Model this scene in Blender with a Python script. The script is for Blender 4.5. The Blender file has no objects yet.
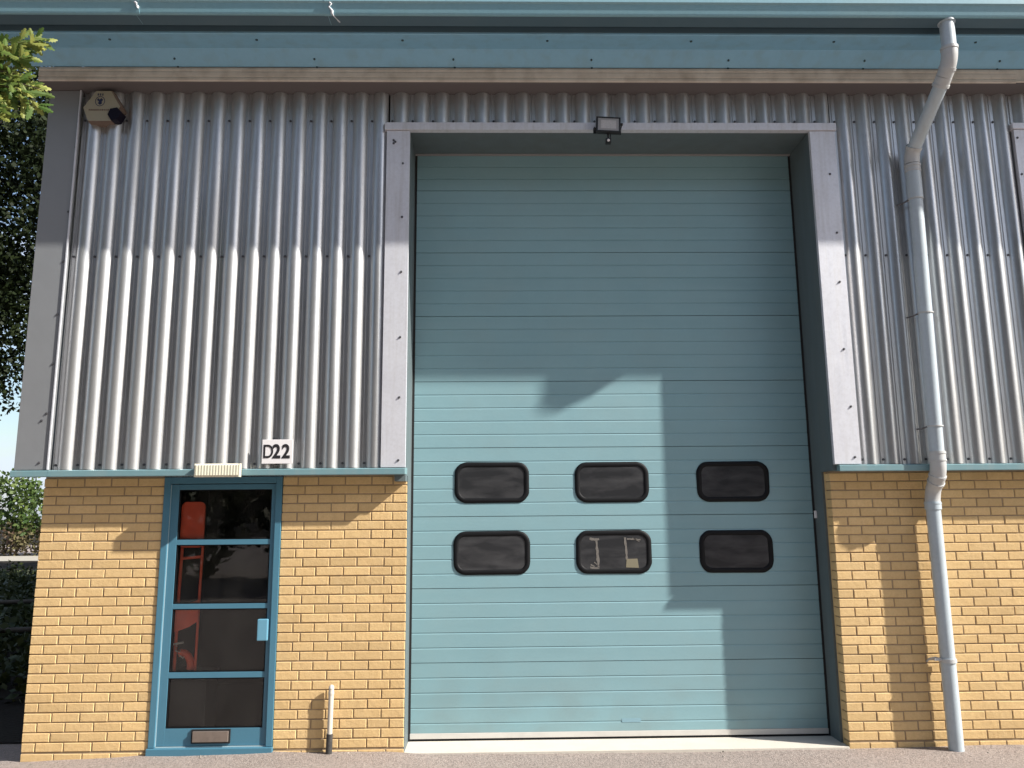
import bpy, bmesh, math, random
from mathutils import Vector, Matrix
random.seed(7)
S = bpy.context.scene
COL = S.collection
R = math.radians

# ------------------------------------------------------------------ helpers
class MB:
    """collects faces of one mesh object"""
    def __init__(s): s.v=[]; s.f=[]; s.m=[]; s.sm=[]; s.t=[]
    def add(s, vs, fs, mi=0, smooth=False, tint=0.5):
        o=len(s.v); s.v.extend([tuple(p) for p in vs])
        for f in fs: s.f.append([i+o for i in f]); s.m.append(mi); s.sm.append(smooth); s.t.append(tint)
        return s
    def box(s, x0,x1,y0,y1,z0,z1, mi=0, ch=0.0, tint=0.5):
        if ch<=0:
            vs=[(x,y,z) for z in (z0,z1) for y in (y0,y1) for x in (x0,x1)]
            return s.add(vs,[(0,2,3,1),(4,5,7,6),(0,1,5,4),(2,6,7,3),(0,4,6,2),(1,3,7,5)],mi,False,tint)
        bm=bmesh.new(); bmesh.ops.create_cube(bm,size=1)
        for v in bm.verts: v.co=Vector(((x0+x1)/2+v.co.x*(x1-x0),(y0+y1)/2+v.co.y*(y1-y0),(z0+z1)/2+v.co.z*(z1-z0)))
        bmesh.ops.bevel(bm,geom=bm.edges[:],offset=ch,segments=2,affect='EDGES',profile=.6)
        s.bm(bm,mi,False,tint); return s
    def bm(s,bm,mi=0,smooth=False,tint=0.5,mat=None):
        bm.verts.ensure_lookup_table()
        vs=[(mat@v.co if mat else v.co) for v in bm.verts]
        s.add(vs,[[l.vert.index for l in f.loops] for f in bm.faces],mi,smooth,tint); bm.free()
    def tube(s, pts, r, n=20, mi=0, caps=True, smooth=True, tint=.5):
        pts=[Vector(p) for p in pts]; rr=r if isinstance(r,(list,tuple)) else [r]*len(pts)
        rings=[]; prev=None
        for i,p in enumerate(pts):
            if i==0: t=pts[1]-p
            elif i==len(pts)-1: t=p-pts[i-1]
            else: t=(pts[i+1]-p).normalized()+(p-pts[i-1]).normalized()
            t.normalize()
            if prev is None:
                a=Vector((1,0,0)) if abs(t.x)<.9 else Vector((0,1,0))
                u=t.cross(a).normalized()
            else:
                u=(prev-t*prev.dot(t)).normalized()
            prev=u; w=t.cross(u)
            rings.append([p+(u*math.cos(2*math.pi*k/n)+w*math.sin(2*math.pi*k/n))*rr[i] for k in range(n)])
        vs=[q for g in rings for q in g]; fs=[]
        for i in range(len(pts)-1):
            for k in range(n):
                fs.append((i*n+k,i*n+(k+1)%n,(i+1)*n+(k+1)%n,(i+1)*n+k))
        s.add(vs,fs,mi,smooth,tint)
        if caps: s.add(rings[0],[tuple(reversed(range(n)))],mi,False,tint); s.add(rings[-1],[tuple(range(n))],mi,False,tint)
        return s
    def sweepx(s, prof, x0, x1, mi=0, closed=False, smooth=False, caps=False):
        """profile of (y,z) points extruded along X"""
        n=len(prof); vs=[(x0,y,z) for y,z in prof]+[(x1,y,z) for y,z in prof]
        m=n if closed else n-1
        fs=[(i,(i+1)%n,n+(i+1)%n,n+i) for i in range(m)]
        s.add(vs,fs,mi,smooth)
        if closed or caps: s.add([vs[i] for i in range(n)],[tuple(range(n))],mi); s.add([vs[n+i] for i in range(n)],[tuple(reversed(range(n)))],mi)
        return s
    def prism(s, poly, y0, y1, mi=0, tint=.5):
        """polygon of (x,z), extruded in Y"""
        n=len(poly); vs=[(x,y0,z) for x,z in poly]+[(x,y1,z) for x,z in poly]
        fs=[tuple(range(n)),tuple(reversed(range(n,2*n)))]+[(i,n+i,n+(i+1)%n,(i+1)%n) for i in range(n)]
        return s.add(vs,fs,mi,False,tint)
    def build(s,name,mats,parent=None,label=None,kind=None,fix=True):
        me=bpy.data.meshes.new(name); me.from_pydata(s.v,[],s.f)
        if not isinstance(mats,(list,tuple)): mats=[mats]
        for m in mats: me.materials.append(m)
        me.polygons.foreach_set('material_index',s.m); me.polygons.foreach_set('use_smooth',s.sm)
        a=me.attributes.new('tint','FLOAT','FACE'); a.data.foreach_set('value',s.t)
        me.update()
        if fix:
            bm=bmesh.new(); bm.from_mesh(me); bmesh.ops.recalc_face_normals(bm,faces=bm.faces); bm.to_mesh(me); bm.free()
        o=bpy.data.objects.new(name,me); COL.objects.link(o)
        if parent: o.parent=parent; o.matrix_parent_inverse=parent.matrix_world.inverted() if False else Matrix.Translation(-parent.location)
        if label: o['label']=label
        if kind: o['kind']=kind
        return o

def thing(name,label,cat,loc=(0,0,0),group=None):
    o=bpy.data.objects.new(name,None); COL.objects.link(o); o.location=loc; o.empty_display_size=.2
    o['label']=label; o['category']=cat
    if group: o['group']=group
    return o
def tag(o,label=None,cat=None,group=None,kind=None):
    if label: o['label']=label
    if cat: o['category']=cat
    if group: o['group']=group
    if kind: o['kind']=kind
    return o

# ------------------------------------------------------------------ materials
def mat(name, col, rough=.6, metal=0, spec=.5, noise=None, bump=None, tint=0, streak=None, coat=0):
    """noise=(scale, amount, colour2) ; bump=(scale,strength,dist) ; streak=(colour, amount, scale)"""
    m=bpy.data.materials.new(name); m.use_nodes=True; nt=m.node_tree; N=nt.nodes; L=nt.links
    b=N['Principled BSDF']; b.inputs['Roughness'].default_value=rough; b.inputs['Metallic'].default_value=metal
    b.inputs['Specular IOR Level'].default_value=spec; b.inputs['Coat Weight'].default_value=coat
    b.inputs['Base Color'].default_value=(*col,1)
    tc=N.new('ShaderNodeTexCoord'); src=None
    rgb=N.new('ShaderNodeRGB'); rgb.outputs[0].default_value=(*col,1); src=rgb.outputs[0]
    def mix(a,bcol,fac,mode='MIX'):
        x=N.new('ShaderNodeMix'); x.data_type='RGBA'; x.blend_type=mode
        L.new(a,x.inputs[6])
        if isinstance(bcol,tuple): x.inputs[7].default_value=(*bcol,1)
        else: L.new(bcol,x.inputs[7])
        L.new(fac,x.inputs[0]); return x.outputs[2]
    if tint:
        at=N.new('ShaderNodeAttribute'); at.attribute_name='tint'
        mr=N.new('ShaderNodeMapRange'); mr.inputs[3].default_value=1-tint; mr.inputs[4].default_value=1+tint
        L.new(at.outputs['Fac'],mr.inputs[0])
        mu=N.new('ShaderNodeVectorMath'); mu.operation='SCALE'; L.new(src,mu.inputs[0]); L.new(mr.outputs[0],mu.inputs['Scale']); src=mu.outputs[0]
    if noise:
        for (sc,amt,c2) in (noise if isinstance(noise,list) else [noise]):
            n=N.new('ShaderNodeTexNoise'); n.inputs['Scale'].default_value=sc; n.inputs['Detail'].default_value=6; n.inputs['Roughness'].default_value=.62
            L.new(tc.outputs['Object'],n.inputs['Vector'])
            r=N.new('ShaderNodeMapRange'); r.inputs[1].default_value=.42; r.inputs[2].default_value=.68; r.inputs[3].default_value=0; r.inputs[4].default_value=amt
            L.new(n.outputs['Fac'],r.inputs[0]); src=mix(src,c2,r.outputs[0])
    if streak:
        c2,amt,sx,sz=streak
        mp=N.new('ShaderNodeMapping'); mp.inputs['Scale'].default_value=(sx,sx,sz); L.new(tc.outputs['Object'],mp.inputs['Vector'])
        n=N.new('ShaderNodeTexNoise'); n.inputs['Scale'].default_value=1; n.inputs['Detail'].default_value=5; L.new(mp.outputs[0],n.inputs['Vector'])
        r=N.new('ShaderNodeMapRange'); r.inputs[1].default_value=.48; r.inputs[2].default_value=.72; r.inputs[4].default_value=amt
        L.new(n.outputs['Fac'],r.inputs[0]); src=mix(src,c2,r.outputs[0])
        rr=N.new('ShaderNodeMapRange'); rr.inputs[1].default_value=.3; rr.inputs[2].default_value=.7; rr.inputs[3].default_value=rough*.85; rr.inputs[4].default_value=min(1,rough*1.25)
        L.new(n.outputs['Fac'],rr.inputs[0]); L.new(rr.outputs[0],b.inputs['Roughness'])
    L.new(src,b.inputs['Base Color'])
    if bump:
        hs=None
        for (sc,st,di) in (bump if isinstance(bump,list) else [bump]):
            n=N.new('ShaderNodeTexNoise'); n.inputs['Scale'].default_value=sc; n.inputs['Detail'].default_value=5
            L.new(tc.outputs['Object'],n.inputs['Vector'])
            bp=N.new('ShaderNodeBump'); bp.inputs['Strength'].default_value=st; bp.inputs['Distance'].default_value=di
            L.new(n.outputs['Fac'],bp.inputs['Height'])
            if hs: L.new(hs,bp.inputs['Normal'])
            hs=bp.outputs[0]
        L.new(hs,b.inputs['Normal'])
    return m

M={}
M['brick']=mat('yellow_brick',(.675,.475,.235),.9,spec=.2,tint=.13,noise=[(9,.35,(.75,.555,.31)),(60,.3,(.50,.32,.14)),(1.1,.35,(.60,.40,.185)),(22,.18,(.42,.27,.13))],bump=[(140,.45,.005),(30,.5,.006)],streak=((.46,.32,.17),.22,5,1.6))
M['mortar']=mat('mortar',(.35,.26,.165),.95,spec=.1,noise=(30,.5,(.25,.18,.12)),bump=(120,.5,.004))
M['cladding']=mat('silver_cladding',(.56,.565,.575),.33,metal=.78,spec=.5,noise=[(2.2,.25,(.42,.43,.45)),(25,.18,(.42,.41,.41))],streak=((.36,.345,.32),.42,16,.9),bump=(3.5,.12,.02))
M['flash']=mat('silver_flashing',(.70,.71,.765),.42,metal=.25,noise=[(3,.3,(.58,.58,.64)),(40,.15,(.35,.33,.32))],streak=((.38,.36,.34),.3,20,1.2),bump=(4,.15,.02))
M['flash_grey']=mat('grey_corner_flashing',(.26,.27,.285),.5,metal=.25,noise=[(2,.3,(.21,.22,.23))],bump=(3,.2,.02))
M['bluegreen']=mat('blue_green_trim',(.22,.45,.62),.40,noise=[(1.6,.35,(.26,.48,.64)),(30,.15,(.17,.34,.46))],streak=((.2,.27,.27),.25,9,2),bump=(5,.12,.01))
M['gutter']=mat('blue_gutter',(.20,.37,.44),.38,noise=[(1.6,.35,(.24,.38,.41)),(30,.15,(.11,.2,.22))],bump=(5,.12,.01))
M['drip']=mat('drip_trim',(.16,.28,.31),.4,noise=[(2.5,.3,(.2,.32,.34))],streak=((.26,.3,.29),.3,12,3))
M['beige']=mat('beige_rail',(.64,.58,.51),.7,noise=[(3,.4,(.33,.26,.2))],streak=((.25,.2,.16),.4,7,5))
M['soffit']=mat('dull_soffit',(.12,.105,.105),.7,noise=[(3,.4,(.12,.11,.11))])
M['dark']=mat('black_gap',(.012,.012,.013),.8)
M['rubber']=mat('black_rubber',(.005,.0055,.007),.6,spec=.2,noise=(20,.3,(.010,.010,.012)))
M['underside']=mat('painted_shade_underside',(.075,.13,.165),.6,noise=(3,.4,(.10,.15,.18)))  # darker than the gutter: the shade beneath is painted into the colour
M['doorpanel']=mat('pale_blue_panel',(.232,.385,.428),.44,noise=[(.9,.4,(.20,.35,.40)),(7,.25,(.25,.425,.47)),(45,.1,(.17,.32,.36)),(2.6,.3,(.245,.355,.375)),(.45,.3,(.21,.36,.40))],streak=((.185,.33,.37),.4,.6,7),bump=[(1.7,.10,.02),(90,.08,.001)])
M['lining']=mat('grey_blue_lining',(.105,.135,.145),.5,noise=[(3,.3,(.09,.12,.125))],streak=((.12,.14,.14),.4,8,1))
M['alum']=mat('bottom_rail',(.62,.60,.57),.5,metal=.1,noise=(5,.4,(.45,.43,.41)))
M['concrete']=mat('concrete_sill',(.54,.50,.44),.9,spec=.2,noise=[(5,.4,(.45,.41,.36)),(60,.3,(.6,.56,.5))],bump=(70,.3,.004))
M['frame']=mat('blue_door_paint',(.065,.185,.265),.38,noise=[(4,.3,(.085,.21,.29)),(50,.12,(.05,.13,.19))],bump=(60,.06,.001))
M['handle']=mat('light_blue_plate',(.13,.32,.44),.35)
M['brass']=mat('weathered_plate',(.27,.22,.19),.45,metal=.5,noise=(18,.4,(.17,.14,.12)))
M['plastic']=mat('grey_plastic_pipe',(.46,.53,.58),.35,noise=[(3,.25,(.38,.43,.46)),(35,.15,(.3,.32,.33))],streak=((.36,.38,.38),.3,14,1.2))
M['plastic2']=mat('faded_grey_fitting',(.49,.50,.50),.45,noise=[(12,.3,(.36,.34,.33))])
M['bracket']=mat('dark_bracket',(.12,.12,.125),.6)
M['white']=mat('white_paint',(.78,.76,.77),.5,noise=(40,.15,(.6,.58,.58)))
M['white2']=mat('off_white_pipe',(.56,.52,.46),.5,noise=(20,.4,(.48,.43,.36)))
M['black']=mat('black_paint',(.015,.015,.016),.45)
M['text']=mat('black_lettering',(.012,.011,.014),.6)
M['cream']=mat('cream_box',(.31,.285,.215),.5,noise=(10,.3,(.36,.3,.2)))
M['brown']=mat('shade_brown_and_print',(.16,.115,.09),.6)  # painted shade for the alarm box sides; also colours its lettering
M['navy']=mat('navy_emblem',(.02,.025,.07),.5)
M['lens']=mat('dark_lens',(.006,.005,.014),.55,spec=.2)
M['prismatic']=mat('prismatic_cover',(.72,.70,.56),.25,noise=(25,.3,(.6,.57,.42)),coat=.3)
M['led']=mat('led_panel',(.52,.50,.50),.25,noise=(60,.4,(.36,.35,.35)))
M['led2']=mat('led_rim',(.32,.31,.31),.3)
M['red']=mat('red_enamel',(.80,.10,.035),.4,noise=(14,.3,(.45,.06,.03)))
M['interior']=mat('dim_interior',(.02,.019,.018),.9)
M['screw']=mat('screw_head',(.10,.10,.11),.5,metal=.4)
M['screwb']=mat('blue_screw_head',(.03,.06,.07),.5)
M['sticker']=mat('yellow_sticker',(.20,.18,.12),.7,noise=(60,.5,(.2,.17,.12)))
M['tape']=mat('tape_residue',(.17,.155,.14),.8,noise=(90,.7,(.09,.085,.08)))
M['dropping']=mat('pale_sealant',(.6,.62,.66),.7)
M['roof']=mat('roof_sheet',(.30,.32,.33),.5,metal=.3)
M['bark']=mat('bark',(.09,.07,.05),.95,noise=(8,.5,(.05,.04,.03)),bump=(14,.8,.03))
M['timber']=mat('old_timber',(.09,.075,.06),.9,noise=(9,.5,(.04,.035,.03)))
M['stone']=mat('grit',(.27,.24,.21),.9,tint=.5)

def leafmat(name,c1,c2,trans=.35):
    m=bpy.data.materials.new(name); m.use_nodes=True; nt=m.node_tree; N=nt.nodes; L=nt.links
    b=N['Principled BSDF']; at=N.new('ShaderNodeAttribute'); at.attribute_name='tint'
    x=N.new('ShaderNodeMix'); x.data_type='RGBA'; x.inputs[6].default_value=(*c1,1); x.inputs[7].default_value=(*c2,1)
    L.new(at.outputs['Fac'],x.inputs[0]); L.new(x.outputs[2],b.inputs['Base Color']); b.inputs['Roughness'].default_value=.55
    b.inputs['Specular IOR Level'].default_value=.12 if 'dark' in name else .35
    t=N.new('ShaderNodeBsdfTranslucent'); L.new(x.outputs[2],t.inputs['Color'])
    ms=N.new('ShaderNodeMixShader'); ms.inputs[0].default_value=trans
    L.new(b.outputs[0],ms.inputs[1]); L.new(t.outputs[0],ms.inputs[2]); L.new(ms.outputs[0],N['Material Output'].inputs[0])
    return m
M['oakleaf']=leafmat('oak_leaf',(.07,.135,.025),(.38,.39,.10),.35)
M['darkleaf']=leafmat('dark_leaf',(.007,.012,.004),(.018,.026,.008),.08)
M['midleaf']=leafmat('mid_leaf',(.02,.034,.01),(.055,.07,.022),.15)
M['hedgeleaf']=leafmat('hedge_leaf',(.04,.08,.018),(.14,.19,.05),.25)
M['brownleaf']=leafmat('brown_scrub',(.11,.07,.05),(.15,.14,.06),.2)

# door glass: clear pane, reflective at grazing angles
def glassmat():
    m=bpy.data.materials.new('door_glass'); m.use_nodes=True; nt=m.node_tree; N=nt.nodes; L=nt.links
    N.remove(N['Principled BSDF']); out=N['Material Output']
    g=N.new('ShaderNodeBsdfGlossy'); g.inputs['Roughness'].default_value=.015; g.inputs['Color'].default_value=(.9,.92,.95,1)
    t=N.new('ShaderNodeBsdfTransparent'); t.inputs['Color'].default_value=(.95,.96,.96,1)
    d=N.new('ShaderNodeBsdfDiffuse'); d.inputs['Color'].default_value=(.35,.33,.3,1)
    fr=N.new('ShaderNodeFresnel'); fr.inputs['IOR'].default_value=1.34
    ad=N.new('ShaderNodeMath'); ad.operation='ADD'; ad.inputs[1].default_value=.008; L.new(fr.outputs[0],ad.inputs[0])
    a=N.new('ShaderNodeMixShader'); L.new(ad.outputs[0],a.inputs[0]); L.new(t.outputs[0],a.inputs[1]); L.new(g.outputs[0],a.inputs[2])
    tc=N.new('ShaderNodeTexCoord'); mp=N.new('ShaderNodeMapping'); mp.inputs['Scale'].default_value=(4,4,1.6); mp.inputs['Rotation'].default_value=(0,.5,0)
    n=N.new('ShaderNodeTexNoise'); n.inputs['Scale'].default_value=1.3; n.inputs['Detail'].default_value=7
    L.new(tc.outputs['Object'],mp.inputs[0]); L.new(mp.outputs[0],n.inputs['Vector'])
    r=N.new('ShaderNodeMapRange'); r.inputs[1].default_value=.4; r.inputs[2].default_value=.8; r.inputs[3].default_value=.003; r.inputs[4].default_value=.035; L.new(n.outputs['Fac'],r.inputs[0])
    c=N.new('ShaderNodeMixShader'); L.new(r.outputs[0],c.inputs[0]); L.new(a.outputs[0],c.inputs[1]); L.new(d.outputs[0],c.inputs[2])
    L.new(c.outputs[0],out.inputs[0]); return m
M['glass']=glassmat()
def panemat():
    m=mat('dark_acrylic_pane',(.035,.034,.036),.18,spec=.4)
    nt=m.node_tree; N=nt.nodes; L=nt.links; b=N['Principled BSDF']
    for l in list(b.inputs['Base Color'].links): L.remove(l)
    tc=N.new('ShaderNodeTexCoord'); mp=N.new('ShaderNodeMapping'); mp.inputs['Scale'].default_value=(2.2,2.2,7); mp.inputs['Rotation'].default_value=(0,.25,0)
    L.new(tc.outputs['Object'],mp.inputs[0])
    n=N.new('ShaderNodeTexNoise'); n.inputs['Scale'].default_value=1.6; n.inputs['Detail'].default_value=6; n.inputs['Distortion'].default_value=.4; L.new(mp.outputs[0],n.inputs['Vector'])
    cr=N.new('ShaderNodeValToRGB'); cr.color_ramp.elements[0].position=.38; cr.color_ramp.elements[0].color=(.028,.029,.032,1)
    cr.color_ramp.elements[1].position=.78; cr.color_ramp.elements[1].color=(.072,.072,.076,1)
    L.new(n.outputs['Fac'],cr.inputs[0]); L.new(cr.outputs[0],b.inputs['Base Color']); return m
M['pane']=panemat()
def groundmat():
    m=mat('pinkish_tarmac',(.30,.24,.215),.93,spec=.2,noise=[(.7,.6,(.20,.17,.155)),(5,.5,(.34,.29,.265)),(18,.5,(.19,.16,.145)),(45,.85,(.13,.108,.098)),(85,.75,(.44,.385,.35))],bump=[(120,.9,.010),(35,.6,.012)])
    return m
M['tarmac']=groundmat()
M['verge']=mat('pale_path',(.36,.33,.28),.9,noise=(2,.4,(.28,.27,.2)))
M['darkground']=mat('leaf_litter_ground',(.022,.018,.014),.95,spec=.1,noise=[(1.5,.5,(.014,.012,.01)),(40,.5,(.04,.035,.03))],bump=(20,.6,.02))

# ------------------------------------------------------------------ numbers of the place (metres)
C=.15           # cladding face stands this far in front of the brick
D=.33           # roller door plane behind the brick
XL,XR=3.043,6.66
XEND=13.5
ZD=2.255        # underside of the drip flashing
def gz(x):      # ground height along the foot of the wall
    pts=[(-3,-.02),(0,.008),(1,.045),(2,.057),(3.0,.045),(3.25,.024),(4.5,.012),(6.6,.018),(7.9,.031),(13,.04)]
    if x<=pts[0][0]: return pts[0][1]
    for (a,b),(c,d) in zip(pts,pts[1:]):
        if x<=c: return b+(d-b)*(x-a)/(c-a)
    return pts[-1][1]

# ------------------------------------------------------------------ the setting
g=MB(); xs=[-3+.25*i for i in range(67)]; ys=[.0,-.03,-.1,-.25,-.6,-1.5,-4]
vs=[]; fs=[]
for j,y in enumerate(ys):
    for x in xs:
        k=max(0,1+y/4.0); vs.append((x,y+(0 if j else .002 if XL-.2<x<XR+.1 else .05),gz(x)*k+(random.uniform(-.005,.005) if j<5 else 0)))
n=len(xs)
for j in range(len(ys)-1):
    for i in range(n-1): fs.append((j*n+i,j*n+i+1,(j+1)*n+i+1,(j+1)*n+i))
g.add(vs,fs,0,True)
tag(g.build('tarmac_apron',M['tarmac'],fix=True),kind='structure')
g=MB(); g.add([(-60,-80,-.012),(80,-80,-.012),(80,60,-.012),(-60,60,-.012)],[(0,1,2,3)])
tag(g.build('yard',M['tarmac']),kind='structure')
g=MB(); g.add([(-900,-900,-.03),(900,-900,-.03),(900,900,-.03),(-900,900,-.03)],[(0,1,2,3)])
tag(g.build('ground',M['darkground']),kind='structure')
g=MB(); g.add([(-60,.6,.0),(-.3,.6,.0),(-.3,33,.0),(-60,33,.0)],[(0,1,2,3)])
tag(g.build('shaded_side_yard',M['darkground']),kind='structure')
g=MB(); g.add([(-70,33,.004),(-6,33,.004),(-6,37.5,.05),(-70,37.5,.05)],[(0,1,2,3)])
tag(g.build('path',M['verge']),kind='structure')

# ------------------------------------------------------------------ the building
B=thing('industrial_unit','yellow brick and silver corrugated warehouse unit with blue trim and big roller door','building')
def part(mb,name,m,label=None,parent=None): return mb.build(name,m,parent or B,label)

def brickwall(x0,x1,ncols,top_z,startA,startB,special=None,endret=None):
    """stretcher bond built brick by brick; start lists give the x of the joints"""
    w=MB(); zt=2.175
    for c in range(-1,30):
        z1=zt-.075*c-.005; z0=z1-.065
        if z0<-.2: break
        if c==28: z1-=.008
        js=(startA if (c%2)==0 else startB)
        off=.04 if c>=28 else 0
        e=[x0]+[j+off for j in js if x0+.03<j+off<x1-.03]+[x1]
        for a,b in zip(e,e[1:]):
            aa=a+(.005 if a>x0 else 0); bb=b-(.005 if b<x1 else 0)
            dy=random.uniform(-.0015,.0015); dz=random.uniform(-.0012,.0012)
            t=random.gauss(.5,.25); aa+=random.uniform(-.0015,.0015); bb+=random.uniform(-.0015,.0015)
            if random.random()<.035: t=1.45
            elif random.random()<.03: t=-.35
            ch=.0035
            X0,X1,Z0_,Z1_=aa,bb,z0+dz,z1+dz
            vs=[(X0+ch,dy,Z0_+ch),(X1-ch,dy,Z0_+ch),(X1-ch,dy,Z1_-ch),(X0+ch,dy,Z1_-ch),
                (X0,dy+ch,Z0_),(X1,dy+ch,Z0_),(X1,dy+ch,Z1_),(X0,dy+ch,Z1_),
                (X0,.1,Z0_),(X1,.1,Z0_),(X1,.1,Z1_),(X0,.1,Z1_)]
            w.add(vs,[(0,1,2,3),(4,5,1,0),(5,6,2,1),(6,7,3,2),(7,4,0,3),(4,8,9,5),(5,9,10,6),(6,10,11,7),(7,11,8,4)],0,False,t)
    w.box(x0+.006,x1-.006,.0052,.095,-.2,2.26,1)
    w.box(x0+.002,x1-.002,.105,.3,-.2,2.26,0)
    return w
L1=[.22+.225*k for k in range(6)]; L2=[.1075+.225*k for k in range(6)]
part(brickwall(0,1.004,0,0,L1,L2),'brick_wall',[M['brick'],M['mortar']],'short yellow brick wall left of the blue door')
A1=[2.183,2.408,2.633,2.858]; A2=[2.122,2.294,2.521,2.745,2.924]
part(brickwall(1.996,XL,0,0,A1,A2),'brick_wall',[M['brick'],M['mortar']],'yellow brick pier between the blue door and the roller door')
A1=[6.9+.1125+.225*k-.225*0 for k in range(-1,40)]; A2=[6.9+.225*k for k in range(0,40)]
part(brickwall(XR,8.62+.1,0,0,A1,A2),'brick_wall',[M['brick'],M['mortar']],'yellow brick wall behind the grey drainpipe')
# gable side wall (turned the corner) and back
w=MB(); w.box(.012,.2,.11,24,-.2,2.26,0); part(w,'side_wall',[M['brick']])
w=MB()
for k in range(0,130): # corrugated side cladding, one sweep
    y0=-C+.02+k*.183
    w.box(-.16,-.13,y0,y0+.12,2.31,5.7,0,.0); w.box(-.13,-.12,y0+.12,y0+.183,2.31,5.7,0)
part(w,'side_cladding',M['cladding'])
w=MB(); w.box(.2,XEND,23.7,24,-.2,5.7,0); w.box(XEND-.2,XEND,.3,23.7,-.2,5.7,0); part(w,'rear_wall',M['flash_grey'])
# pale next bay flashing (right edge) and its wall
w=MB(); w.box(8.72,XEND,.25,.33,-.2,5.3,0); part(w,'neighbouring_shutter',M['doorpanel'])

# corrugated cladding -----------------------------------------------
P=.1829; DEP=.047
def clad(x0,x1,z0,z1,phase,scr):
    w=MB(); prof=[]; n0=int((x0-phase)/P)-2; n1=int((x1-phase)/P)+2
    for k in range(n0,n1):
        b=phase+k*P     # centre of the valley
        for dx,dy in ((-.024,0),(-.0105,0),(-.008,-.007),(-.004,-.007),(-.0015,0),(.024,0)):
            prof.append((b+dx,-C+DEP+dy))
        cw=.0672; cx=b+P/2
        for i in range(0,13):
            t=-1+2*i/12; prof.append((cx+cw*t,-C+DEP-DEP*max(0,math.cos(t*math.pi/2))**.72))
    prof=[p for p in prof if x0<=p[0]<=x1]
    vs=[(x,y,z0) for x,y in prof]+[(x,y,z1) for x,y in prof]; m=len(prof)
    w.add(vs,[(i,i+1,m+i+1,m+i) for i in range(m-1)],0,False)
    for k in range(n0,n1):
        b=phase+k*P+.012
        if not x0+.02<b<x1-.02: continue
        for zs in scr:
            if z0<zs<z1:
                w.tube([(b,-C+DEP,zs),(b,-C+DEP-.006,zs)],.0105,10,1); w.tube([(b,-C+DEP-.005,zs),(b,-C+DEP-.012,zs)],.006,6,1)
    return w
def smoothclad(o):
    o.data.polygons.foreach_set('use_smooth',[True]*len(o.data.polygons)); o.data.update()
    try: o.data.set_sharp_from_angle(angle=R(38))
    except Exception: pass
PH=.3055
for (a,b,z0,z1,lb) in ((.107,2.85,2.312,5.69,'silver corrugated cladding left of the roller door'),(2.85,6.85,5.385,5.69,'short strip of corrugated cladding above the roller door'),(6.85,8.53,2.312,5.69,'silver corrugated cladding behind the drainpipe'),(8.53,XEND,5.40,5.69,'corrugated cladding over the neighbouring bay')):
    smoothclad(part(clad(a,b,z0,z1,PH,(2.352,4.16,5.43)),'cladding',[M['cladding'],M['screw']],lb))
w=MB(); w.box(.1,3.03,-.085,.02,2.27,5.69); w.box(6.66,8.72,-.085,.02,2.27,5.69); w.box(2.9,XEND,-.085,.02,5.39,5.69); part(w,'backing_wall',M['dark'])

def flash(name,x0,x1,z0,z1,m,screws=(),label=None,lip=None,extra=None):
    w=MB(); w.box(x0,x1,-C-.008,-C+.03,z0,z1,0,.002)
    for (sx,sz) in screws:
        w.tube([(sx,-C-.008,sz),(sx,-C-.013,sz)],.010,10,1); w.tube([(sx,-C-.012,sz),(sx,-C-.018,sz)],.006,6,1)
    if extra: extra(w)
    return part(w,name,[m,M['screw'],M['flash']],label)
ext=lambda w:(w.box(-.172,-.162,-C+.03,.3,2.312,5.69,0), w.box(.101,.111,-C-.022,-C-.006,2.312,5.69,2))  # rib in the brighter flashing: its sunlit look is put into the colour
flash('corner_flashing',-.172,.105,2.312,5.69,M['flash_grey'],[(.03,2.37),(.02,2.72),(.055,2.78),(.07,3.2),(.07,3.63),(.08,4.10),(.085,4.55),(.1,5.15)],'grey folded corner flashing at the left end',extra=ext)
flash('jamb_flashing',2.838,3.043,2.312,5.312,M['flash'],[(2.985,2.37),(2.985,2.9),(2.985,3.42),(2.985,4.0),(2.985,4.5),(2.985,5.0),(2.90,5.22),(2.915,5.205),(2.90,5.19)],'pale jamb flashing left of the roller door')
flash('jamb_flashing',6.645,6.872,2.312,5.312,M['flash'],[(6.82,2.37),(6.82,2.8),(6.8,3.3),(6.81,3.9),(6.82,4.35),(6.8,4.9)],'pale jamb flashing right of the roller door')
flash('jamb_flashing',8.515,8.73,2.312,5.33,M['flash'],[(8.54,5.25),(8.54,4.9),(8.56,4.35)],'pale jamb flashing of the neighbouring bay')
w=MB(); w.box(2.82,6.885,-C-.022,-C+.04,5.316,5.386,0,.003); part(w,'lintel_trim',M['flash'],'pale metal trim along the top of the roller door opening')
w=MB(); w.box(8.50,XEND,-C-.022,-C+.04,5.334,5.39,0,.003); part(w,'lintel_trim',M['flash'])
# drip flashings: sloping top, front face, return underneath
def drip(x0,x1):
    w=MB(); pr=[(-.10,2.313),(-C-.028,2.304),(-C-.033,2.300),(-C-.033,2.256),(-C-.028,2.250),(-C-.015,2.256),(.002,2.262),(.002,2.313)]
    w.sweepx(pr,x0,x1,0,closed=True); return w
for a,b,lb in ((-.185,.115,None),(.117,1.70,'blue green drip flashing above the blue door'),(1.702,3.043,None),(6.675,XEND,'blue green drip flashing behind the drainpipe')):
    part(drip(a,b),'drip_flashing',M['drip'],lb)
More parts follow.
